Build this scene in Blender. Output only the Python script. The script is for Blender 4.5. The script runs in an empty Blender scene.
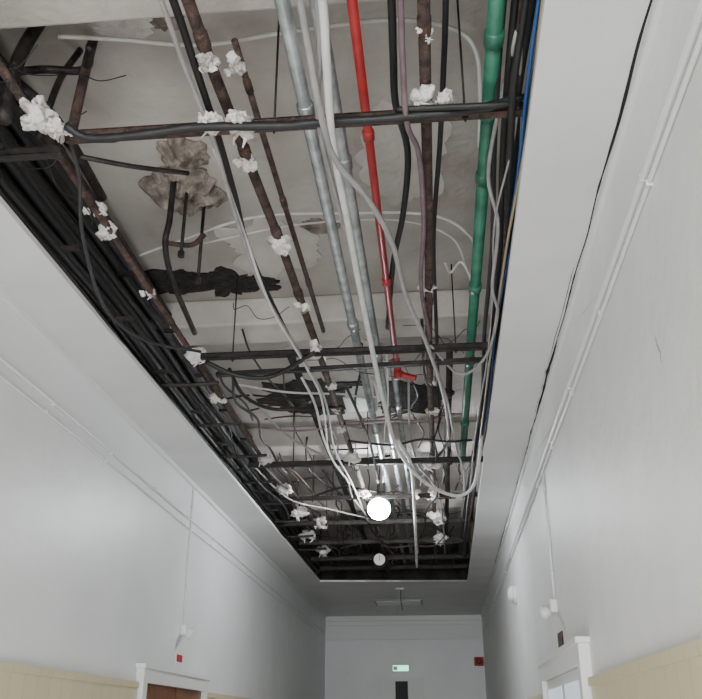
import bpy, bmesh, math, random
from mathutils import Vector, Matrix, noise
random.seed(7)
E=1.65          # eye height
CZ=E+2.5        # ceiling height
def xr(y): return 0.90+0.009*y
def xl(y): return -2.60-0.008*y
def orx(y): return 0.475+0.0075*y
YF=22.3; YB=-6.0; SL=E+3.35

# ---------------------------------------------------------------- materials
def mat(name,col,rough=.6,metal=0,noise_amt=0,scale=5,col2=None,bump=0,bscale=30,detail=6,ramp=(.35,.65),emis=None,estr=0):
    m=bpy.data.materials.new(name);m.use_nodes=True
    n=m.node_tree.nodes;l=m.node_tree.links;b=n['Principled BSDF']
    b.inputs['Base Color'].default_value=(*col,1);b.inputs['Roughness'].default_value=rough;b.inputs['Metallic'].default_value=metal
    tc=n.new('ShaderNodeTexCoord')
    if col2:
        nz=n.new('ShaderNodeTexNoise');nz.inputs['Scale'].default_value=scale;nz.inputs['Detail'].default_value=detail
        l.new(tc.outputs['Object'],nz.inputs['Vector'])
        r=n.new('ShaderNodeValToRGB');r.color_ramp.elements[0].position=ramp[0];r.color_ramp.elements[1].position=ramp[1]
        r.color_ramp.elements[0].color=(*col,1);r.color_ramp.elements[1].color=(*col2,1)
        l.new(nz.outputs['Fac'],r.inputs['Fac']);l.new(r.outputs['Color'],b.inputs['Base Color'])
    if bump:
        nb=n.new('ShaderNodeTexNoise');nb.inputs['Scale'].default_value=bscale;nb.inputs['Detail'].default_value=8
        l.new(tc.outputs['Object'],nb.inputs['Vector'])
        bp=n.new('ShaderNodeBump');bp.inputs['Strength'].default_value=bump;bp.inputs['Distance'].default_value=.02
        l.new(nb.outputs['Fac'],bp.inputs['Height']);l.new(bp.outputs['Normal'],b.inputs['Normal'])
    if emis:
        b.inputs['Emission Color'].default_value=(*emis,1);b.inputs['Emission Strength'].default_value=estr
    return m
M={}
M['wall']=mat('wall_paint',(.76,.775,.785),.4,col2=(.81,.822,.83),scale=1.2,bump=.25,bscale=7)
M['wallr']=mat('wall_paint_worn',(.70,.705,.71),.5,col2=(.77,.775,.78),scale=1.6,bump=.3,bscale=9)
M['ceil']=mat('ceiling_paint',(.68,.68,.68),.55,col2=(.75,.75,.75),scale=1.5,bump=.2,bscale=8)
M['trim']=mat('trim_paint',(.74,.75,.75),.45)
M['slab']=mat('concrete_slab',(.30,.27,.245),.9,col2=(.53,.50,.47),scale=1.1,bump=.6,bscale=14,ramp=(.3,.62))
M['beam']=mat('concrete_beam',(.48,.45,.42),.9,col2=(.62,.59,.55),scale=2.5,bump=.5,bscale=18)
M['dark']=mat('dark_masonry',(.010,.010,.010),.95,col2=(.04,.035,.03),scale=4,bump=.6,bscale=14)  # near-black base colour for the left, end and front faces of the void
M['brick']=mat('exposed_rubble_plaster',(.12,.095,.08),.95,col2=(.36,.31,.27),scale=9,bump=1,bscale=30)
M['hole']=mat('burnt_lath',(.008,.008,.008),.95,col2=(.035,.03,.028),scale=18,bump=1,bscale=30)
M['rust']=mat('rusty_iron',(.028,.019,.017),.75,metal=.2,col2=(.105,.06,.047),scale=16,bump=.6,bscale=60)
M['iron']=mat('black_iron',(.012,.011,.011),.55,metal=.35,col2=(.040,.032,.029),scale=12,bump=.4,bscale=50)
M['galv']=mat('galvanised_steel',(.24,.265,.27),.38,metal=.75,col2=(.42,.45,.46),scale=9)
M['green']=mat('green_paint',(.012,.10,.06),.4,col2=(.035,.17,.105),scale=7)
M['red']=mat('red_paint',(.28,.010,.014),.4,col2=(.38,.022,.022),scale=8)
M['blk']=mat('black_rubber',(.008,.008,.009),.55)
M['dgrey']=mat('dark_grey_sheath',(.026,.026,.030),.6)
M['grey']=mat('grey_sheath',(.25,.245,.245),.5,col2=(.33,.32,.32),scale=10)
M['white']=mat('white_sheath',(.56,.56,.54),.5,col2=(.68,.68,.66),scale=8)
M['mauve']=mat('mauve_sheath',(.12,.075,.09),.5,col2=(.19,.13,.15),scale=8)
M['blue']=mat('blue_sheath',(.02,.09,.27),.45)
M['yel']=mat('tan_sheath',(.32,.25,.15),.5)
M['plas']=mat('plaster_wadding',(.34,.30,.28),.85,col2=(.74,.72,.69),scale=11,bump=.9,bscale=35,ramp=(.32,.5))
M['wood']=mat('varnished_wood',(.13,.05,.022),.4,col2=(.22,.09,.04),scale=6)
M['frame']=mat('white_frame_paint',(.76,.76,.75),.4)
M['glass']=mat('lit_frosted_glass',(.6,.66,.7),.2,emis=(.75,.88,1),estr=.6)
M['dglass']=mat('dark_glass',(.02,.025,.03),.6)
M['floor']=mat('floor_tile',(.38,.37,.35),.35,col2=(.46,.45,.43),scale=3)
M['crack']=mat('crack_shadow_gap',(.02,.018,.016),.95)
M['bulb']=mat('lit_globe',(1,1,1),.3,emis=(.93,.97,1),estr=120)
M['exit']=mat('exit_sign_face',(.1,.5,.3),.4,emis=(.35,1,.7),estr=2.2)
M['vent']=mat('vent_paint',(.30,.31,.32),.5)
M['signred']=mat('sign_red',(.5,.03,.03),.5)
def tilemat():
    m=bpy.data.materials.new('cream_wainscot_panel');m.use_nodes=True
    n=m.node_tree.nodes;l=m.node_tree.links;b=n['Principled BSDF']
    tc=n.new('ShaderNodeTexCoord')
    sx=n.new('ShaderNodeSeparateXYZ');cx=n.new('ShaderNodeCombineXYZ')
    l.new(tc.outputs['Object'],sx.inputs[0]);l.new(sx.outputs['Y'],cx.inputs['X']);l.new(sx.outputs['Z'],cx.inputs['Y'])
    br=n.new('ShaderNodeTexBrick');br.offset=0;br.inputs['Scale'].default_value=1
    br.inputs['Brick Width'].default_value=.2;br.inputs['Row Height'].default_value=2.5;br.inputs['Mortar Size'].default_value=.005
    br.inputs['Color1'].default_value=(.62,.54,.36,1);br.inputs['Color2'].default_value=(.64,.565,.385,1);br.inputs['Mortar'].default_value=(.53,.46,.30,1)
    l.new(cx.outputs[0],br.inputs['Vector']);l.new(br.outputs['Color'],b.inputs['Base Color']);b.inputs['Roughness'].default_value=.35
    return m
M['tile']=tilemat()

# ---------------------------------------------------------------- mesh helpers
def obj(name,verts,faces,m,smooth=False,parent=None):
    me=bpy.data.meshes.new(name);me.from_pydata([tuple(v) for v in verts],[],faces);me.update()
    if smooth:
        for p in me.polygons:p.use_smooth=True
    o=bpy.data.objects.new(name,me);bpy.context.collection.objects.link(o)
    me.materials.append(M[m])
    if parent:o.parent=parent
    return o
def empty(name,loc=(0,0,0)):
    o=bpy.data.objects.new(name,None);bpy.context.collection.objects.link(o);o.location=loc;o.empty_display_size=.1;return o
BF=[(0,3,2,1),(4,5,6,7),(0,1,5,4),(1,2,6,5),(2,3,7,6),(3,0,4,7)]
def boxv(x0,x1,y0,y1,z0,z1):
    return [(x0,y0,z0),(x1,y0,z0),(x1,y1,z0),(x0,y1,z0),(x0,y0,z1),(x1,y0,z1),(x1,y1,z1),(x0,y1,z1)]
def box(name,x0,x1,y0,y1,z0,z1,m,parent=None,bevel=0):
    o=obj(name,boxv(x0,x1,y0,y1,z0,z1),BF,m,parent=parent)
    if bevel:
        md=o.modifiers.new('b','BEVEL');md.width=bevel;md.segments=2
    return o
def prism(name,fa,fb,ya,yb,za,zb,m,parent=None):
    v=[(fa(ya),ya,za),(fb(ya),ya,za),(fb(yb),yb,za),(fa(yb),yb,za),(fa(ya),ya,zb),(fb(ya),ya,zb),(fb(yb),yb,zb),(fa(yb),yb,zb)]
    return obj(name,v,BF,m,parent=parent)
def smoothpts(p,n=8):
    p=[Vector(a) for a in p]
    if len(p)<3:return p
    out=[]
    q=[p[0]*2-p[1]]+p+[p[-1]*2-p[-2]]
    for i in range(1,len(q)-2):
        a,b,c,d=q[i-1:i+3]
        for k in range(n):
            t=k/n
            out.append(.5*((2*b)+(c-a)*t+(2*a-5*b+4*c-d)*t*t+(3*b-a-3*c+d)*t**3))
    out.append(p[-1]);return out
def tubegeo(pts,r,seg=8):
    V=[];F=[];pts=[Vector(p) for p in pts]
    up=Vector((0,0,1));prev=None
    for i,p in enumerate(pts):
        t=(pts[min(i+1,len(pts)-1)]-pts[max(i-1,0)])
        if t.length<1e-6:t=Vector((0,1,0))
        t.normalize()
        if prev is None:
            nrm=t.cross(up)
            if nrm.length<.1:nrm=t.cross(Vector((1,0,0)))
        else:nrm=prev-t*prev.dot(t)
        nrm.normalize();prev=nrm;bn=t.cross(nrm)
        rr=r[i] if isinstance(r,(list,tuple)) else r
        for k in range(seg):
            a=2*math.pi*k/seg
            V.append(p+nrm*math.cos(a)*rr+bn*math.sin(a)*rr)
    for i in range(len(pts)-1):
        for k in range(seg):
            a=i*seg+k;b=i*seg+(k+1)%seg
            F.append((a,b,b+seg,a+seg))
    F.append(tuple(range(seg-1,-1,-1)));F.append(tuple((len(pts)-1)*seg+k for k in range(seg)))
    return V,F
def tube(name,pts,r,m,seg=8,curve=True,parent=None,rj=0):
    if curve:pts=smoothpts(pts)
    if rj:r=[r*(1+rj*random.uniform(-1,1)) for _ in pts]
    V,F=tubegeo(pts,r,seg);return obj(name,V,F,m,True,parent)
def join(geos):
    V=[];F=[]
    for v,f in geos:
        o=len(V);V+=list(v);F+=[tuple(i+o for i in a) for a in f]
    return V,F
def Zp(l):
    return [(a,b,c+E) for a,b,c in l]

# ---------------------------------------------------------------- room shell
obj('floor',[(xl(YB)-.2,YB,0),(xr(YB)+.2,YB,0),(xr(YF)+.2,YF+.2,0),(xl(YF)-.2,YF+.2,0)],[(0,1,2,3)],'floor')
prism('wall_left',lambda y:xl(y)-.15,xl,YB,YF+.2,0,SL+.1,'wall')
prism('wall_right',xr,lambda y:xr(y)+.15,YB,YF+.2,0,SL+.1,'wallr')
box('wall_end',xl(YF),xr(YF),YF,YF+.2,0,CZ+.1,'wall')
box('wall_back',xl(YB),xr(YB),YB-.2,YB,0,CZ+.1,'wall')
OX=-2.185; OY0=1.2; OY1=16.6
cg=[]
def slabgeo(v):
    z0,z1=CZ,CZ+.035
    return ([(x,y,z0) for x,y in v]+[(x,y,z1) for x,y in v],BF)
cg.append(slabgeo([(xl(YB),YB),(xr(YB),YB),(xr(OY0),OY0),(xl(OY0),OY0)]))
cg.append(slabgeo([(xl(OY0),OY0),(OX,OY0),(OX,OY1),(xl(OY1),OY1)]))
cg.append(slabgeo([(orx(OY0),OY0),(xr(OY0),OY0),(xr(OY1+.3),OY1+.3),(orx(OY1+.3),OY1+.3)]))
cg.append(slabgeo([(xl(OY1),OY1),(OX,OY1),(orx(OY1+.3),OY1+.3),(xr(OY1+.3),OY1+.3)]))
cg.append(slabgeo([(xl(OY1),OY1),(xr(OY1+.3),OY1+.3),(xr(YF),YF),(xl(YF),YF)]))
v,f=join(cg);obj('ceiling',v,f,'ceil')
box('ceiling_structural_slab',-2.8,.95,.6,17.2,SL,SL+.15,'slab')
for i,(a,b,d) in enumerate([(2.55,3.02,.27),(6.45,6.85,.25),(9.9,10.3,.25),(13.3,13.7,.25)]):
    box('ceiling_beam' ,-2.6,.72,a,b,SL-d,SL,'beam',bevel=.02)
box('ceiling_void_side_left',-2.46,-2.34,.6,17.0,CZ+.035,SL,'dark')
v=[(.56,.6,CZ+.036),(.70,.6,CZ+.036),(.80,17,CZ+.036),(.68,17,CZ+.036),(.56,.6,SL),(.70,.6,SL),(.80,17,SL),(.68,17,SL)]
obj('ceiling_void_side_right',v,BF,'slab')
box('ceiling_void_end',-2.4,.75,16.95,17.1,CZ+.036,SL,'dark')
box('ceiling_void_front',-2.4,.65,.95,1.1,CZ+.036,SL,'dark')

for i,(a,b,dz0,dz1) in enumerate([(0,.10,-.12,0),(0,.06,-.22,-.12),(0,.03,-.52,-.22),(0,.07,-.56,-.52)]):
    box('trim_end_%d'%(i+1),xl(YF)+.01,xr(YF)-.01,YF-b,YF,CZ+dz0,CZ+dz1-.002,'trim')
prism('trim_1',xl,lambda y:xl(y)+.03,YB,YF-.12,CZ-.05,CZ-.002,'trim')
prism('trim_2',lambda y:xr(y)-.022,xr,YB,YF-.12,CZ-.05,CZ-.012,'trim')
def wallruns(name,fx,s,zs):
    g=[]
    for z,r in zs:
        pts=[(fx(y)+s*.013,y,E+z+.006*math.sin(y*1.3+z*9)) for y in [YB+.2+i*(YF-YB-.6)/40 for i in range(41)]]
        g.append(tubegeo(pts,r,8))
        for y in [k*1.2-5+z for k in range(22)]:
            x=fx(y)
            a,b=(x,x+s*.026) if s>0 else (x+s*.026,x)
            g.append((boxv(a,b,y-.006,y+.006,E+z-r-.003,E+z+r+.003),BF))
    v,f=join(g);return obj(name,v,f,'trim',False)
wallruns('wall_conduit_run',xl,1,((2.08,.012),(1.98,.009)))
wallruns('wall_conduit_run',xr,-1,((2.07,.015),(1.995,.010)))
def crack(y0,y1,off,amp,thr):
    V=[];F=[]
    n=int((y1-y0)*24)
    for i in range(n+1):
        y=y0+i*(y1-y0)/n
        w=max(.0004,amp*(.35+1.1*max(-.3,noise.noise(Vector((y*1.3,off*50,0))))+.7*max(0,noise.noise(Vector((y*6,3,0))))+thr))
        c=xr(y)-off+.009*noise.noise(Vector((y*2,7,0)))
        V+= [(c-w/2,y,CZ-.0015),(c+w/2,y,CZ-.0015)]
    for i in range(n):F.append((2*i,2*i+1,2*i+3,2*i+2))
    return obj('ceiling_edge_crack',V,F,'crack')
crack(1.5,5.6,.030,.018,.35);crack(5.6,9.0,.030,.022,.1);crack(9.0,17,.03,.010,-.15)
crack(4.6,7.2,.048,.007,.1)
def wallmark(name,y0,z0,L,ang,w,m='vent'):
    V=[];F=[];n=14
    for i in range(n+1):
        t=i/n; y=y0+math.cos(ang)*L*t+.03*noise.noise(Vector((t*5,y0,0)));z=z0+math.sin(ang)*L*t
        ww=w*math.sin(math.pi*t)*(.6+.6*random.random())+.001
        V+=[(xr(y-ww)-.002,y-ww,z),(xr(y+ww)-.002,y+ww,z)]
    for i in range(n):F.append((2*i,2*i+1,2*i+3,2*i+2))
    return obj(name,V,F,m)
wallmark('wall_plaster_crack',4.3,E+2.15,.9,.25,.006)
wallmark('wall_plaster_crack',6.3,E+2.12,1.4,.12,.014,'crack')
wallmark('wall_plaster_crack',8.2,E+2.22,1.2,-.1,.014)
wallmark('wall_plaster_crack',7.6,E+1.86,1.6,.16,.010)
wallmark('wall_plaster_crack',3.25,E+1.32,.14,1.3,.005)

def wains(name,fx,s,ya,yb,h):
    a=(fx,lambda y:fx(y)+s*.03) if s>0 else (lambda y:fx(y)+s*.03,fx)
    b=(fx,lambda y:fx(y)+s*.045) if s>0 else (lambda y:fx(y)+s*.045,fx)
    p=empty(name)
    prism('panels',a[0],a[1],ya,yb,0.0,h-.05,'tile',p);prism('cap_rail',b[0],b[1],ya,yb,h-.05,h,'tile',p)
wains('wainscot_panel',xl,1,YB+.01,7.85,2.0);wains('wainscot_panel',xl,1,10.3,YF-.08,2.0)
wains('wainscot_panel',xr,-1,YB+.01,5.75,1.92);wains('wainscot_panel',xr,-1,8.5,YF-.08,1.92)

def door(name,fx,s,ya,yb,h,leaf,glass):
    p=empty(name)
    def bx(n,y0,y1,z0,z1,d0,d1,m):
        fa=lambda y:fx(y)+s*d0;fb=lambda y:fx(y)+s*d1
        if s<0:fa,fb=fb,fa
        prism(n,fa,fb,y0,y1,z0,z1,m,p)
    bx('jamb_near',ya,ya+.12,0,h,0,.07,'frame');bx('jamb_far',yb-.12,yb,0,h,0,.07,'frame')
    bx('head',ya+.12,yb-.12,h-.12,h,0,.07,'frame');bx('head_cap',ya-.04,yb+.04,h,h+.035,0,.09,'frame')
    mid=(ya+yb)/2
    for k,(a,b) in enumerate(((ya+.12,mid),(mid,yb-.12))):
        bx('leaf_%d'%k,a+.005,b-.005,.01,h-.125,.0,.03,leaf)
        if glass:bx('glass_%d'%k,a+.1,b-.1,1.0,h-.2,.03,.034,'glass')
        else:
            bx('panel_u%d'%k,a+.15,b-.15,1.1,h-.3,.03,.04,leaf);bx('panel_l%d'%k,a+.15,b-.15,.2,.95,.03,.04,leaf)
        bx('handle_%d'%k,(mid-.12 if k==0 else mid+.08),(mid-.08 if k==0 else mid+.12),.95,1.15,.04,.07,'galv')
door('door_1',xl,1,7.9,10.25,2.12,'wood',False)
door('door_2',xr,-1,5.85,8.4,2.13,'frame',True)
p=empty('door_3')
X=-.92;h=2.72
box('jamb_l',X-.55,X-.45,YF-.07,YF,0,h,'frame',p);box('jamb_r',X+.45,X+.55,YF-.07,YF,0,h,'frame',p)
box('head',X-.45,X+.45,YF-.07,YF,h-.08,h,'frame',p);box('leaf',X-.45,X+.45,YF-.04,YF,.01,h-.08,'frame',p)
box('dark_glass_panel',X-.14,X+.16,YF-.05,YF-.04,.9,h-.09,'dglass',p)
box('handle',X+.3,X+.36,YF-.09,YF-.04,1.0,1.2,'galv',p)

p=empty('exit_sign')
box('housing',-1.13,-.71,YF-.08,YF,E+1.19,E+1.36,'frame',p,.01)
box('face',-1.11,-.73,YF-.085,YF-.08,E+1.21,E+1.34,'exit',p)
box('arrow_panel',-1.10,-1.0,YF-.088,YF-.085,E+1.23,E+1.32,'frame',p)
p=empty('fire_alarm_bell')
box('box',.86,1.08,YF-.10,YF,E+1.32,E+1.52,'red',p,.02)
v,f=tubegeo([(.97,YF-.10,E+1.42),(.97,YF-.14,E+1.42),(.97,YF-.16,E+1.42)],[.08,.075,.03],16);obj('gong',v,f,'red',True,p)

def vconduit(name,fx,s,y,z0,z1,kind):
    p=empty(name);x=fx(y)+s*.014
    v,f=tubegeo([(x,y,z0),(x,y,(z0+z1)/2),(x,y,z1)],.011,8);obj('pipe',v,f,'trim',True,p)
    k=z0+.2
    while k<z1:
        a,b=sorted((fx(y),x+s*.012));box('clip',a,b,y-.022,y+.022,k,k+.015,'trim',p);k+=.35
    a,b=sorted((fx(y),fx(y)+s*.06));box('back_box',a,b,y-.05,y+.05,z0-.1,z0,'frame',p,.008)
    if kind:
        c=Vector((fx(y)+s*.10,y-.03,z0-.09))
        v,f=tubegeo([c+Vector((0,.06,.03)),c+Vector((0,.02,.01)),c+Vector((0,-.06,-.03))],[.03,.04,.04],14);obj('lamp_head',v,f,'frame',True,p)
        v,f=tubegeo([(fx(y)+s*.05,y,z0-.05),c],.015,8);obj('arm',v,f,'frame',True,p)
vconduit('emergency_spot_lamp',xl,1,9.25,E+.97,CZ-.03,True)
vconduit('surface_junction_box_drop',xr,-1,7.3,E+.93,E+2.0,True)
p=empty('wall_dome_light');y=11.3;x=xr(y)
v,f=tubegeo([(x,y,E+1.51),(x-.03,y,E+1.51)],[.13,.13],24);obj('base',v,f,'frame',True,p)
v,f=tubegeo([(x-.03,y,E+1.51),(x-.06,y,E+1.51),(x-.09,y,E+1.51),(x-.105,y,E+1.51)],[.11,.105,.075,.03],24);obj('dome',v,f,'white',True,p)
p=empty('wall_sign');y=9.2;a=xl(y)
box('plate',a+.003,a+.012,y-.14,y+.14,E+.56,E+.70,'frame',p);box('lettering',a+.012,a+.014,y-.1,y+.1,E+.60,E+.67,'signred',p)
p=empty('wall_sign');y=7.2;a=xr(y)
box('plate',a-.014,a-.002,y-.12,y+.12,E+.50,E+.67,'rust',p);box('label',a-.016,a-.014,y-.09,y+.09,E+.50,E+.54,'frame',p)
p=empty('ceiling_air_vent')
box('rim',-1.35,-.3,19.2,20.1,CZ-.02,CZ-.001,'vent',p)
for k in range(9):box('louvre_%d'%k,-1.31,-.34,19.27+k*.085,19.32+k*.085,CZ-.032,CZ-.02,'ceil',p)
p=empty('pendant_cable_drop')
v,f=tubegeo([(-.72,17.6,CZ-.001),(-.72,17.6,CZ-.03)],[.09,.07],16);obj('rose',v,f,'frame',True,p)
tube('flex_1',[(-.75,17.6,CZ-.02),(-.74,17.6,CZ-.25),(-.76,17.6,CZ-.5)],.008,'grey',parent=p)
tube('flex_2',[(-.69,17.6,CZ-.02),(-.70,17.6,CZ-.2),(-.67,17.6,CZ-.42)],.008,'dgrey',parent=p)

# ---------------------------------------------------------------- straight services
def pipe(name,pts,r,m,coupl=(),cr=1.25,cl=.05,seg=16,cm=None):
    p=empty(name);tube('run',Zp(pts),r,m,seg,False,p)
    P=[Vector(a) for a in Zp(pts)]
    for k,y in enumerate(coupl):
        for i in range(len(P)-1):
            if P[i].y<=y<=P[i+1].y:
                c=P[i].lerp(P[i+1],(y-P[i].y)/(P[i+1].y-P[i].y))
                v,f=tubegeo([c-Vector((0,cl,0)),c-Vector((0,cl*.8,0)),c+Vector((0,cl*.8,0)),c+Vector((0,cl,0))],[r*1.02,r*cr,r*cr,r*1.02],seg)
                obj('coupling_%d'%k,v,f,cm or m,True,p)
    return p
pipe('rusty_water_pipe',[(-.925,1.15,2.72),(-.915,3,2.72),(-.87,4.5,2.72),(-.85,6,2.71),(-.85,16.5,2.71)],.027,'rust',(2.8,3.6,4.4,5.2,6.6,8,9.6,11),1.2)
pipe('rusty_water_pipe',[(-.80,2.9,2.80),(-.80,3.6,2.80),(-.79,6,2.80)],.016,'rust',(3.2,4.2,5.2))
pipe('rusty_water_pipe',[(-1.85,1.15,2.70),(-1.85,16.5,2.70)],.022,'rust',(3.9,5.5,7,8.4,10))
pipe('rusty_water_pipe',[(.045,1.15,2.72),(.04,4.5,2.72),(.02,6,2.72),(.02,16.5,2.72)],.027,'rust',(2.8,3.3,4.2,5.4,6.6,7.6,8.6,10,12),1.15)
pipe('galvanised_conduit_pipe',[(-.55,1.15,2.80),(-.555,16.4,2.80)],.034,'galv',(3.4,5.9,8.5),1.3)
pipe('galvanised_conduit_pipe',[(-.41,1.15,2.84),(-.41,16.4,2.84)],.034,'galv',(3.9,6.5,9.2),1.3)
pipe('green_water_pipe',[(.345,1.15,2.76),(.35,7.8,2.76),(.355,9.6,2.76)],.036,'green',(2.95,3.45,4.0,5.3,6.6,8.2),1.25,.045)
rp=pipe('red_sprinkler_pipe',[(-.255,1.15,2.78),(-.255,6.75,2.78)],.023,'red',(3.6,5.2,6.6),1.35,.04)
tube('elbow',Zp([(-.255,6.72,2.78),(-.255,6.8,2.78),(-.22,6.85,2.76),(-.16,6.86,2.74),(-.10,6.86,2.72)]),.028,'red',12,parent=rp)
tube('drop',Zp([(-.255,6.8,2.80),(-.255,6.8,2.70)]),.034,'red',12,False,parent=rp)
pipe('galvanised_conduit_pipe',[(-.30,6.9,2.9),(-.30,16.4,2.9)],.028,'galv',(8,10),1.3)
pipe('dark_steel_pipe',[(-1.2,6.9,3.0),(-1.2,16.4,3.0)],.035,'iron',(8,10.5))
pipe('dark_steel_pipe',[(.20,6.9,3.0),(.22,16.4,3.0)],.03,'iron',(8,10.5))

def crossbar(y,x0,x1,z,h=.032,name='steel_crossbar',hang=(-1.5,-.68,.22),m='iron',dy=0):
    p=empty(name);zz=E+z
    def sb(n,a,b,c,d,mm=m):
        v=boxv(x0,x1,a,b,c,d);v=[(X,Y+dy*(X-x0),Z) for X,Y,Z in v];obj(n,v,BF,mm,parent=p)
    sb('web',y-.004,y+.004,zz-h,zz+h);sb('flange_lower',y-.004,y+.045,zz-h-.004,zz-h+.004);sb('flange_upper',y-.004,y+.045,zz+h-.004,zz+h+.004)
    for k,hx in enumerate(hang):
        if x0<hx<x1:
            hy=y+.02+dy*(hx-x0)
            v,f=tubegeo([(hx,hy,zz-h-.03),(hx,hy,SL)],.006,6);obj('hanger_%d'%k,v,f,'iron',True,p)
            v,f=tubegeo([(hx,hy,zz-h-.016),(hx,hy,zz-h-.004)],.014,6);obj('nut_%d'%k,v,f,'iron',False,p)
    return p
crossbar(3.25,-1.68,.53,2.62,.020,m='rust',hang=(-.68,.22))
crossbar(3.33,-2.3,-1.75,2.60,.020,hang=())
crossbar(6.0,-1.75,.52,2.63,.020,hang=(-1.5,.22))
crossbar(6.3,-1.70,.50,2.60,.012,hang=(),dy=-.05)
crossbar(9.0,-2.0,.56,2.62,.024)
crossbar(10.55,-2.0,.56,2.62,.020)
crossbar(12.0,-2.1,.56,2.62,.026)
crossbar(13.4,-2.1,.57,2.62,.026)
crossbar(14.8,-2.1,.58,2.62,.03)
crossbar(15.9,-2.1,.58,2.64,.03)
tube('black_cable',Zp([(-1.66,3.16,2.60),(-1.55,3.2,2.55),(-1.31,3.2,2.552),(-1.06,3.2,2.575),(-.82,3.2,2.565),(-.6,3.21,2.56),(-.4,3.21,2.568),(-.2,3.2,2.558),(.01,3.2,2.565),(.25,3.2,2.575),(.47,3.16,2.6)]),.022,'blk',10,rj=.12)
tube('black_cable',Zp([(-.1,3.18,2.59),(.1,3.16,2.57),(.25,3.14,2.55),(.40,3.15,2.56),(.5,3.2,2.64)]),.015,'blk',10)
tube('steel_rod',Zp([(-1.68,3.4,2.6),(-1.46,3.5,2.6),(-1.22,3.7,2.68)]),.013,'iron')

p=empty('cable_tray')
zs=[2.56+.06*k for k in range(12)]
for k,z in enumerate(zs):
    for j in range(2):
        x0=-2.20-.055*j+random.uniform(-.014,.014)+.02*(k%2)
        pts=[(x0+.02*noise.noise(Vector((yy*.7,k,j))),yy,E+z+.05*noise.noise(Vector((yy*.45,k*3,j+5)))) for yy in [1.2+.55*i for i in range(29)]]
        V,F=tubegeo(smoothpts(pts,3),random.uniform(.014,.032),8)
        obj('cable_%d_%d'%(k,j),V,F,random.choice(['blk','blk','blk','dgrey','iron']),True,p)
for i in range(14):
    yy=3.3+i*.98
    box('upright_%d'%i,-2.335,-2.30,yy,yy+.04,CZ+.04,SL,'iron',p)
    for z in (2.62,2.98):
        box('arm_%d_%d'%(i,int(z*100)),-2.33,-2.04,yy,yy+.035,E+z-.012,E+z+.012,'iron',p)
for i in range(9):
    y0=6.5+i*1.05
    tube('stub_%d'%i,Zp([(-2.25,y0,2.6),(-1.98,y0+.02,2.6),(-1.72-.1*random.random(),y0+.05,2.62)]),.016,'iron',parent=p)

p=empty('old_pipe_stubs')
tube('riser_a',Zp([(-1.95,3.12,2.62),(-1.95,3.14,3.0),(-1.9,3.2,3.34)]),.035,'iron',12,parent=p)
tube('riser_b',Zp([(-1.72,3.34,2.65),(-1.71,3.36,3.05),(-1.70,3.38,3.34)]),.026,'rust',12,parent=p)
tube('riser_c',Zp([(-1.86,3.3,2.65),(-1.84,3.36,3.05),(-1.80,3.45,3.34)]),.018,'iron',12,parent=p)
tube('cross',Zp([(-2.25,3.35,3.12),(-1.95,3.36,3.14),(-1.72,3.37,3.13),(-1.62,3.2,3.12)]),.022,'iron',10,parent=p)
tube('slant',Zp([(-2.2,3.3,3.25),(-2.0,3.45,3.0),(-1.78,3.5,2.72)]),.016,'iron',8,parent=p)
tube('elbow',Zp([(-2.1,3.0,3.0),(-2.0,3.2,2.95),(-1.88,3.5,2.9),(-1.9,4.2,2.9)]),.028,'iron',10,parent=p)
for i,(x,y,z0) in enumerate([(-1.55,4.7,2.78),(-1.50,4.95,2.72)]):
    pp=empty('threaded_hanger_rod');tube('rod',[(x,y,E+z0),(x,y,SL)],.012,'iron',8,False,pp)
    v,f=tubegeo([(x,y,E+z0-.02),(x,y,E+z0+.02)],.022,6);obj('nut',v,f,'iron',False,pp)
pp=empty('old_gas_pipe')
tube('run',Zp([(-1.62,4.62,3.34),(-1.62,4.62,3.0),(-1.66,4.7,2.85),(-1.72,5.1,2.8),(-1.78,5.9,2.78)]),.02,'iron',10,parent=pp)
tube('branch',Zp([(-1.66,4.7,2.87),(-1.5,4.74,2.87),(-1.42,4.75,2.95)]),.017,'rust',10,parent=pp)

def patch(name,cx,cy,rx,ry,m,seed,z=SL-.012,n=60,amp=.45,rel=.0):
    V=[(cx,cy,z-rel)];F=[];R=8
    K=[]
    for i in range(n):
        a=2*math.pi*i/n
        K.append(1+amp*noise.noise(Vector((math.cos(a)*1.7+seed,math.sin(a)*1.7,0)))+amp*.6*noise.noise(Vector((math.cos(a)*5,math.sin(a)*5,seed))))
    for r in range(1,R+1):
        t=r/R
        for i in range(n):
            a=2*math.pi*i/n;x=cx+rx*K[i]*t*math.cos(a);y=cy+ry*K[i]*t*math.sin(a)
            zz=z-rel*(1-t**4)*(1+1.3*noise.noise(Vector((x*9,y*9,seed)))+.8*noise.noise(Vector((x*25,y*25,seed))))
            V.append((x,y,min(zz,SL-.004)))
    base=1+(R-1)*n
    V+= [(x,y,SL+.01) for x,y,_ in V[base:base+n]]
    for i in range(n):
        j=(i+1)%n;F.append((0,1+j,1+i))
        for r in range(R):
            a=1+r*n
            F.append((a+i,a+j,a+n+j,a+n+i))
    return obj(name,V,F,m)
patch('broken_plaster_patch',-1.50,4.40,.16,.17,'brick',1,rel=.05,amp=.3)
patch('broken_plaster_patch',-1.60,4.80,.25,.28,'brick',5,SL-.014,rel=.07,amp=.25)
patch('burnt_lath_hole',-2.0,6.1,.28,.22,'hole',2)
patch('burnt_lath_hole',-1.65,6.15,.30,.18,'hole',8,SL-.014,amp=.9)
patch('burnt_lath_hole',-1.38,6.22,.16,.12,'hole',11,SL-.016,amp=.9)
patch('broken_plaster_patch',-.75,5.35,.14,.09,'brick',15)
patch('burnt_lath_hole',-1.3,8.9,.6,.6,'hole',21)
patch('burnt_lath_hole',-.2,9.0,.4,.5,'hole',25,SL-.014)
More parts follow.
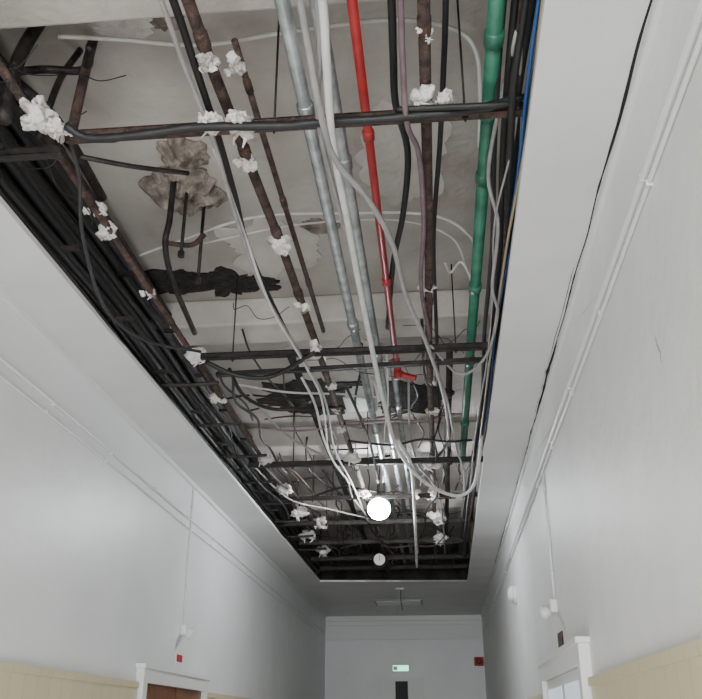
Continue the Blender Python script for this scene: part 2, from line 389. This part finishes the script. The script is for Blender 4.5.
patch('broken_plaster_patch',-1.5,3.28,.17,.10,'beam',31,rel=.03)
patch('broken_plaster_patch',-1.28,3.3,.08,.06,'brick',34,rel=.02)
patch('white_plaster_patch',-.1,4.6,.28,.5,'beam',41,rel=.004)
patch('white_plaster_patch',-1.15,5.6,.35,.4,'beam',44,rel=.004)
patch('white_plaster_patch',-.9,7.7,.5,.5,'beam',47,rel=.004)

# ---------------------------------------------------------------- cables
def cable(n,l,r,m,**k):return tube(n,Zp(l),r,m,10,**k)
cable('grey_flexible_hose',[(-.44,1.3,2.62),(-.44,2.40,2.6),(-.44,2.7,2.58),(-.43,3.04,2.5),(-.40,3.38,2.48),(-.27,3.74,2.48),(-.17,4.23,2.5),(-.12,4.96,2.55),(.01,5.88,2.58),(.14,7.08,2.6),(.2,8.6,2.66)],.016,'grey')
cable('white_flexible_hose',[(-.33,1.3,2.62),(-.35,2.41,2.6),(-.37,2.78,2.55),(-.40,3.25,2.5),(-.40,3.95,2.5),(-.40,4.76,2.5),(-.39,5.66,2.48),(-.37,6.62,2.45),(-.31,7.93,2.42),(-.07,9.10,2.4),(.26,9.71,2.4),(.45,9.40,2.42),(.5,8.44,2.54),(.5,7.4,2.7)],.019,'white')
cable('white_flexible_hose',[(-.37,1.3,2.7),(-.38,2.4,2.68),(-.40,2.8,2.6),(-.46,3.2,2.58),(-.45,3.8,2.58),(-.42,4.5,2.6)],.012,'grey')
cable('grey_cable',[(-1,1.3,2.66),(-1,2.45,2.65),(-1.01,2.9,2.65),(-.99,3.33,2.6),(-1.02,3.96,2.58),(-1.05,4.89,2.6),(-.97,5.88,2.6),(-.90,6.98,2.6),(-.98,8.46,2.6),(-.93,9.87,2.6),(-.9,12,2.6)],.012,'grey')
cable('grey_cable',[(-1,3.4,2.6),(-1.02,4.15,2.6),(-1.03,5.1,2.58),(-.95,6.15,2.58),(-.92,6.95,2.58),(-1.05,8.45,2.6)],.009,'white')
cable('black_cable',[(-.97,1.3,2.7),(-.97,2.5,2.7),(-.98,2.9,2.7),(-.99,3.4,2.68),(-1.02,3.9,2.68),(-1.06,4.55,2.66),(-1.02,5.6,2.64),(-.95,6.1,2.6)],.018,'blk')
cable('black_cable',[(-1.73,3.3,2.7),(-1.75,3.55,2.6),(-1.89,4,2.5),(-2.05,4.8,2.46),(-1.96,5.35,2.48),(-1.71,5.85,2.6)],.011,'dgrey')
cable('black_cable',[(-1.72,6.05,2.6),(-1.48,6.1,2.5),(-1.21,6.15,2.5),(-.85,5.95,2.6)],.018,'blk')
cable('white_thin_conduit',[(-1.8,3.2,3.2),(-1.52,3.3,3.25),(-1.11,3.4,3.27),(-.64,3.35,3.27),(-.12,3.3,3.25),(.18,3.38,3.25),(.31,3.5,3.2),(.34,3.75,3.1),(.34,4.05,3.0)],.012,'white')
cable('white_thin_conduit',[(-2.1,5.4,3.2),(-1.8,5.25,3.2),(-1.18,5.0,3.22),(-.56,5.0,3.22),(.06,5.05,3.2),(.32,5.25,3.15),(.38,5.5,3.1),(.36,5.9,3.0)],.010,'white')
cable('white_thin_conduit',[(-1.6,5.35,3.25),(-.9,5.2,3.27),(-.2,5.2,3.27),(.2,5.35,3.2),(.33,5.7,3.1)],.008,'white')
cable('white_thin_conduit',[(.16,5.55,3.1),(.2,5.7,3.1),(.28,5.55,3.1),(.36,5.75,3.0),(.35,6.05,2.9)],.010,'white')
cable('black_cable',[(-.09,1.3,2.8),(-.09,2.6,2.8),(-.10,3.05,2.8),(-.105,3.4,2.8),(-.06,3.8,2.8),(-.11,4.4,2.8),(-.2,5,2.8),(-.29,5.95,2.78)],.018,'blk')
cable('mauve_cable',[(-.05,1.3,2.65),(-.05,2.5,2.65),(-.055,2.9,2.64),(-.05,3.25,2.56),(0,3.6,2.63),(.01,4.3,2.65),(-.02,5.05,2.65),(.03,5.95,2.67)],.014,'mauve')
cable('black_cable',[(.14,1.3,2.85),(.14,2.7,2.85),(.13,3.25,2.85),(.113,3.8,2.85),(.07,4.7,2.8),(.08,5.95,2.8),(.1,8,2.75)],.014,'blk')
R1=[(.43,1.3,2.8),(.43,2.65,2.8),(.42,3.25,2.7),(.44,3.9,2.7),(.47,4.65,2.65),(.48,5.9,2.65),(.515,7.45,2.6),(.475,10.1,2.6),(.465,14.7,2.6)]
R2=[(.45,1.3,2.65),(.45,2.5,2.65),(.42,3.05,2.56),(.447,3.5,2.6),(.5,4.65,2.65),(.5,5.95,2.66),(.48,8.2,2.65),(.5,12,2.6)]
cable('black_cable',R1,.020,'blk');cable('black_cable',R2,.017,'blk')
cable('black_cable',[(x-.045,y,z+.04) for x,y,z in R1],.015,'dgrey')
cable('black_cable',[(x+.035,y+.1,z+.06) for x,y,z in R2],.018,'blk')
cable('brown_cable',[(x+.02,y,z-.03) for x,y,z in R1],.010,'rust')
cable('blue_cable',[(.49,1.3,2.6),(.49,2.45,2.6),(.485,3.05,2.58),(.503,3.85,2.6),(.49,5,2.6),(.49,6.65,2.6),(.49,9.7,2.6),(.5,14.5,2.6)],.009,'blue')
cable('blue_cable',[(.515,1.3,2.58),(.51,2.45,2.58),(.505,3.3,2.6),(.52,4.2,2.58),(.5,5.6,2.6),(.52,7.6,2.58),(.5,12,2.6)],.006,'blue')
cable('tan_cable',[(.5,1.3,2.55),(.495,2.4,2.55),(.5,2.9,2.53),(.505,3.55,2.54),(.49,4.3,2.56),(.485,5,2.56),(.48,6.05,2.57),(.49,8.35,2.58)],.008,'yel')
cable('grey_cable',[(.44,2.6,2.66),(.46,3.4,2.6),(.41,4.2,2.6),(.44,5.0,2.57),(.46,6.2,2.58),(.44,8,2.58),(.45,13,2.6)],.006,'grey')
cable('grey_cable',[(.44,2.9,2.74),(.36,3.8,2.68),(.43,4.25,2.6),(.43,4.9,2.55),(.49,5.35,2.56),(.44,6.1,2.57),(.26,6.5,2.6),(.03,5.95,2.62)],.011,'grey')
cable('black_cable',[(-1.63,6.45,2.7),(-1.58,6.8,2.6),(-1.41,7.1,2.58),(-1.16,7.2,2.6),(-.8,7.45,2.7)],.016,'blk')
cable('grey_cable',[(-1.58,6.9,2.7),(-1.52,7.35,2.65),(-1.38,8,2.6),(-1.07,8.8,2.6)],.012,'grey')
cable('white_cable',[(-1.03,6.5,2.62),(-1.0,7.1,2.6),(-1.04,8,2.58),(-1.03,8.9,2.58),(-.95,9.8,2.6)],.011,'white')
cable('white_cable',[(-.31,6.1,2.7),(-.365,7.3,2.7),(-.46,8.35,2.7),(-.56,9.8,2.6)],.008,'white')
cable('white_cable',[(-.31,7.9,2.5),(-.21,8.5,2.45),(-.21,9.8,2.4),(-.25,12,2.4),(-.30,14.6,2.42)],.019,'white')
cable('grey_cable',[(.07,6.35,2.6),(.17,7.2,2.6),(.26,8.5,2.6),(.37,9.6,2.6),(.4,12,2.65)],.011,'grey')
cable('black_cable',[(-.715,6.85,2.7),(-.64,7.4,2.6),(-.6,8.5,2.6),(-.61,9.6,2.55)],.013,'dgrey')
cable('grey_cable',[(-.17,7.1,2.8),(-.195,8.2,2.7),(-.15,9.4,2.7),(.09,10.6,2.6),(.175,14.4,2.6)],.011,'grey')
cable('grey_cable',[(-2.02,9.2,2.7),(-1.78,10.5,2.6),(-1.34,11.1,2.6),(-.87,11.7,2.6)],.011,'grey')
cable('white_cable',[(-1.75,7.2,2.86),(-1.3,7.45,2.86),(-.8,7.55,2.86),(-.6,7.7,2.87)],.010,'white')
cols=['blk','blk','blk','grey','dgrey','rust','mauve','iron','iron','rust']
def filler(n,ya,yb,name):
    g={}
    for i in range(n):
        x=random.uniform(-2.0,.45);z=random.uniform(2.6,3.05);y=random.uniform(ya,ya+3);L=random.uniform(1.5,5)
        pts=[]
        k=0
        while k<=L and y+k<yb:
            x+=random.uniform(-.10,.10);z+=random.uniform(-.06,.06);z=min(max(z,2.56),3.06);x=min(max(x,-2.05),.5)
            pts.append((x,y+k,z));k+=.5
        if len(pts)<3:continue
        g.setdefault(random.choice(cols),[]).append(tubegeo(smoothpts(Zp(pts),4),random.uniform(.006,.014),6))
    p=empty(name)
    for m,l in g.items():
        v,f=join(l);obj('strands_'+m,v,f,m,True,p)
filler(16,6.3,16.3,'tangled_cable_bundle');filler(22,9,16.4,'tangled_cable_bundle');filler(24,11.5,16.4,'tangled_cable_bundle')
def crossfill(n,name):
    g={}
    for i in range(n):
        y=random.uniform(7.2,16.2);x=random.uniform(-2,-.6);L=random.uniform(.5,2.0);z=random.uniform(2.6,3.05)
        pts=[]
        k=0
        while k<=L and x+k<.5:
            y+=random.uniform(-.1,.1);z=min(max(z+random.uniform(-.06,.06),2.56),3.06);pts.append((x+k,min(y,16.4),z));k+=.25
        if len(pts)<3:continue
        g.setdefault(random.choice(cols),[]).append(tubegeo(smoothpts(Zp(pts),4),random.uniform(.006,.015),6))
    p=empty(name)
    for m,l in g.items():
        v,f=join(l);obj('strands_'+m,v,f,m,True,p)
crossfill(24,'tangled_cable_bundle')
def wires(n,x0,x1,y0,y1,name):
    g=[]
    for i in range(n):
        x=random.uniform(x0,x1);y=random.uniform(y0,y1);z=random.uniform(2.6,3.0);pts=[]
        d=random.uniform(0,6.28)
        for k in range(6):
            pts.append((x,y,z));d+=random.uniform(-.9,.9);x=min(max(x+math.cos(d)*.12,-2.1),.5);y+=math.sin(d)*.12;z=min(max(z+random.uniform(-.08,.08),2.55),3.06)
        g.append(tubegeo(smoothpts(Zp(pts),6),.003,5))
    v,f=join(g);obj(name,v,f,'iron',True)
wires(7,-2.1,-1.7,2.9,3.5,'loose_wire_tangle');wires(3,-1.1,-.7,5.7,6.3,'loose_wire_tangle');wires(5,-.2,.5,6,7.3,'loose_wire_tangle')

# ---------------------------------------------------------------- plaster / tape wads wrapped round the pipe joints
def lump(cx,cy,cz,s,seed):
    bm=bmesh.new();bmesh.ops.create_icosphere(bm,subdivisions=4,radius=1)
    rr=random.Random(seed);sx=s*rr.uniform(.75,1.15);sy=s*rr.uniform(.8,1.6);sz=s*rr.uniform(.5,.75)
    for v in bm.verts:
        d=v.co.copy();o=Vector((seed*3.1,seed*1.7,0))
        k=1+.75*noise.noise(d*1.3+o)-.28*abs(noise.noise(d*3.2+o))*2+.14*noise.noise(d*8+o)
        v.co=Vector((d.x*sx*k,d.y*sy*k,d.z*sz*k-(.35*s*max(0,noise.noise(d*2.2-o)) if d.z<0 else 0)))
    bm.verts.index_update()
    V=[v.co+Vector((cx,cy,cz)) for v in bm.verts]
    F=[tuple(v.index for v in f.verts) for f in bm.faces];bm.free();return V,F
L=[(-1.79,3.15,2.66,.085),(-1.72,3.2,2.62,.05),(-.97,3.22,2.62,.07),(-.84,3.24,2.61,.085),(-.885,3.68,2.7,.05),(-.86,4.5,2.70,.065),(-.845,5.35,2.70,.06),(-.85,6.05,2.66,.085),(-.85,9.0,2.66,.10),(-.915,2.9,2.70,.05),(-.82,3.02,2.78,.045),
(.02,3.2,2.65,.065),(.12,3.2,2.63,.055),(.05,2.85,2.72,.035),(-1.80,6.05,2.66,.085),(-1.87,4.25,2.7,.07),(-1.84,4.05,2.72,.045),(-1.79,8.9,2.66,.09),(-1.79,10.2,2.66,.09),(.01,9.2,2.66,.11),(-.87,8.05,2.7,.06),(-1.79,11.5,2.66,.12),(.08,12,2.66,.12),(-1.9,13,2.66,.12),(-1.81,14.2,2.66,.13),(.03,5.2,2.72,.045),(-1.9,7.1,2.7,.06),(-1.85,5.05,2.7,.045),(-.83,6.9,2.71,.05),(-.3,8.7,2.62,.05),(.02,10.6,2.66,.12),(.02,6.9,2.72,.04),(-.2,10.6,2.64,.07),(-.85,10.5,2.66,.08),(.02,7.7,2.72,.05),(-1.6,12.1,2.66,.12),(.08,13.4,2.66,.13),(-.86,7.5,2.71,.045)]
v,f=join([lump(a,b,c+E,d*.95,i+1) for i,(a,b,c,d) in enumerate(L)]+[lump(a+random.uniform(-.07,.07),b+random.uniform(-.08,.08),c+E-.02,d*.5,i+77) for i,(a,b,c,d) in enumerate(L)])
obj('plaster_wadding_clumps',v,f,'plas',True)
g=[]
for i,(a,b,c,d) in enumerate(L):
    for k in range(2):
        x=a+random.uniform(-d,d)*.6;y=b+random.uniform(-d,d)*.6
        pts=[(x,y,E+c),(x+random.uniform(-.03,.03),y+.01,E+c-d*.5),(x+random.uniform(-.03,.03),y+random.uniform(-.03,.03),E+c-d*.95)]
        g.append(tubegeo(smoothpts(pts,4),[d*.15,d*.14,d*.12,d*.12,d*.10,d*.09,d*.07,d*.05,d*.03],6))
v,f=join(g);obj('plaster_drip_strands',v,f,'plas',False)

p=empty('ceiling_junction_box')
box('body',-.80,-.52,7.75,8.1,E+2.9,E+3.02,'frame',p,.01);box('lid',-.82,-.50,7.73,8.12,E+2.885,E+2.9,'trim',p)
p=empty('pressure_gauge')
v,f=tubegeo([(-.91,14.5,CZ+.02),(-.91,14.42,CZ+.02)],[.12,.12],24);obj('case',v,f,'iron',True,p)
v,f=tubegeo([(-.91,14.42,CZ+.02),(-.91,14.41,CZ+.02)],[.095,.095],24);obj('dial',v,f,'frame',False,p)
box('needle',-.915,-.905,14.405,14.41,CZ+.0,CZ+.08,'signred',p);tube('stem',[(-.91,14.5,CZ+.02),(-.91,14.55,CZ+.2)],.02,'iron',8,False,p)
p=empty('hanging_globe_lamp')
LP=Vector((-.66,10.5,E+2.45))
bm=bmesh.new();bmesh.ops.create_uvsphere(bm,u_segments=24,v_segments=16,radius=.14)
bm.verts.index_update()
V=[Vector((q.co.x,q.co.y,q.co.z*.95))+LP for q in bm.verts];F=[tuple(q.index for q in fc.verts) for fc in bm.faces];bm.free()
obj('globe',V,F,'bulb',True,p)
v,f=tubegeo([(-.66,10.5,E+2.57),(-.66,10.5,E+2.63),(-.66,10.5,E+2.67)],[.05,.045,.02],16);obj('cap',v,f,'iron',True,p)
tube('flex',[(-.66,10.5,E+2.65),(-.65,10.52,E+3.0),(-.66,10.5,SL)],.008,'blk',parent=p)
pl=bpy.data.lights.new('lamp_light','POINT');pl.energy=420;pl.shadow_soft_size=.15;pl.color=(.94,.97,1)
po=bpy.data.objects.new('lamp_light',pl);po.location=LP;bpy.context.collection.objects.link(po);po.parent=p

# ---------------------------------------------------------------- lights
def area(name,loc,rot,sx,sy,W,col=(1,1,1)):
    l=bpy.data.lights.new(name,'AREA');l.shape='RECTANGLE';l.size=sx;l.size_y=sy;l.energy=W;l.color=col
    o=bpy.data.objects.new(name,l);o.location=loc;o.rotation_euler=rot;bpy.context.collection.objects.link(o)
area('window_daylight',(-.8,YB+.3,1.9),(math.radians(92),0,0),3.0,2.4,680,(.94,.975,1))
area('floor_fill_light',(-.8,3,.3),(math.radians(180),0,0),2.6,8,85,(.97,.98,1))  # upward fill added near the floor to brighten ceiling and void, no real source
w=bpy.data.worlds.new('w');bpy.context.scene.world=w;w.use_nodes=True
w.node_tree.nodes['Background'].inputs[0].default_value=(.6,.7,.8,1);w.node_tree.nodes['Background'].inputs[1].default_value=.3

# ---------------------------------------------------------------- camera
c=bpy.data.cameras.new('camera');c.lens=44.1;c.sensor_width=36;c.clip_start=.02
co=bpy.data.objects.new('camera',c);co.location=(0,0,E);co.rotation_euler=(math.radians(90+23.62),0,math.radians(5.48))
bpy.context.collection.objects.link(co);bpy.context.scene.camera=co
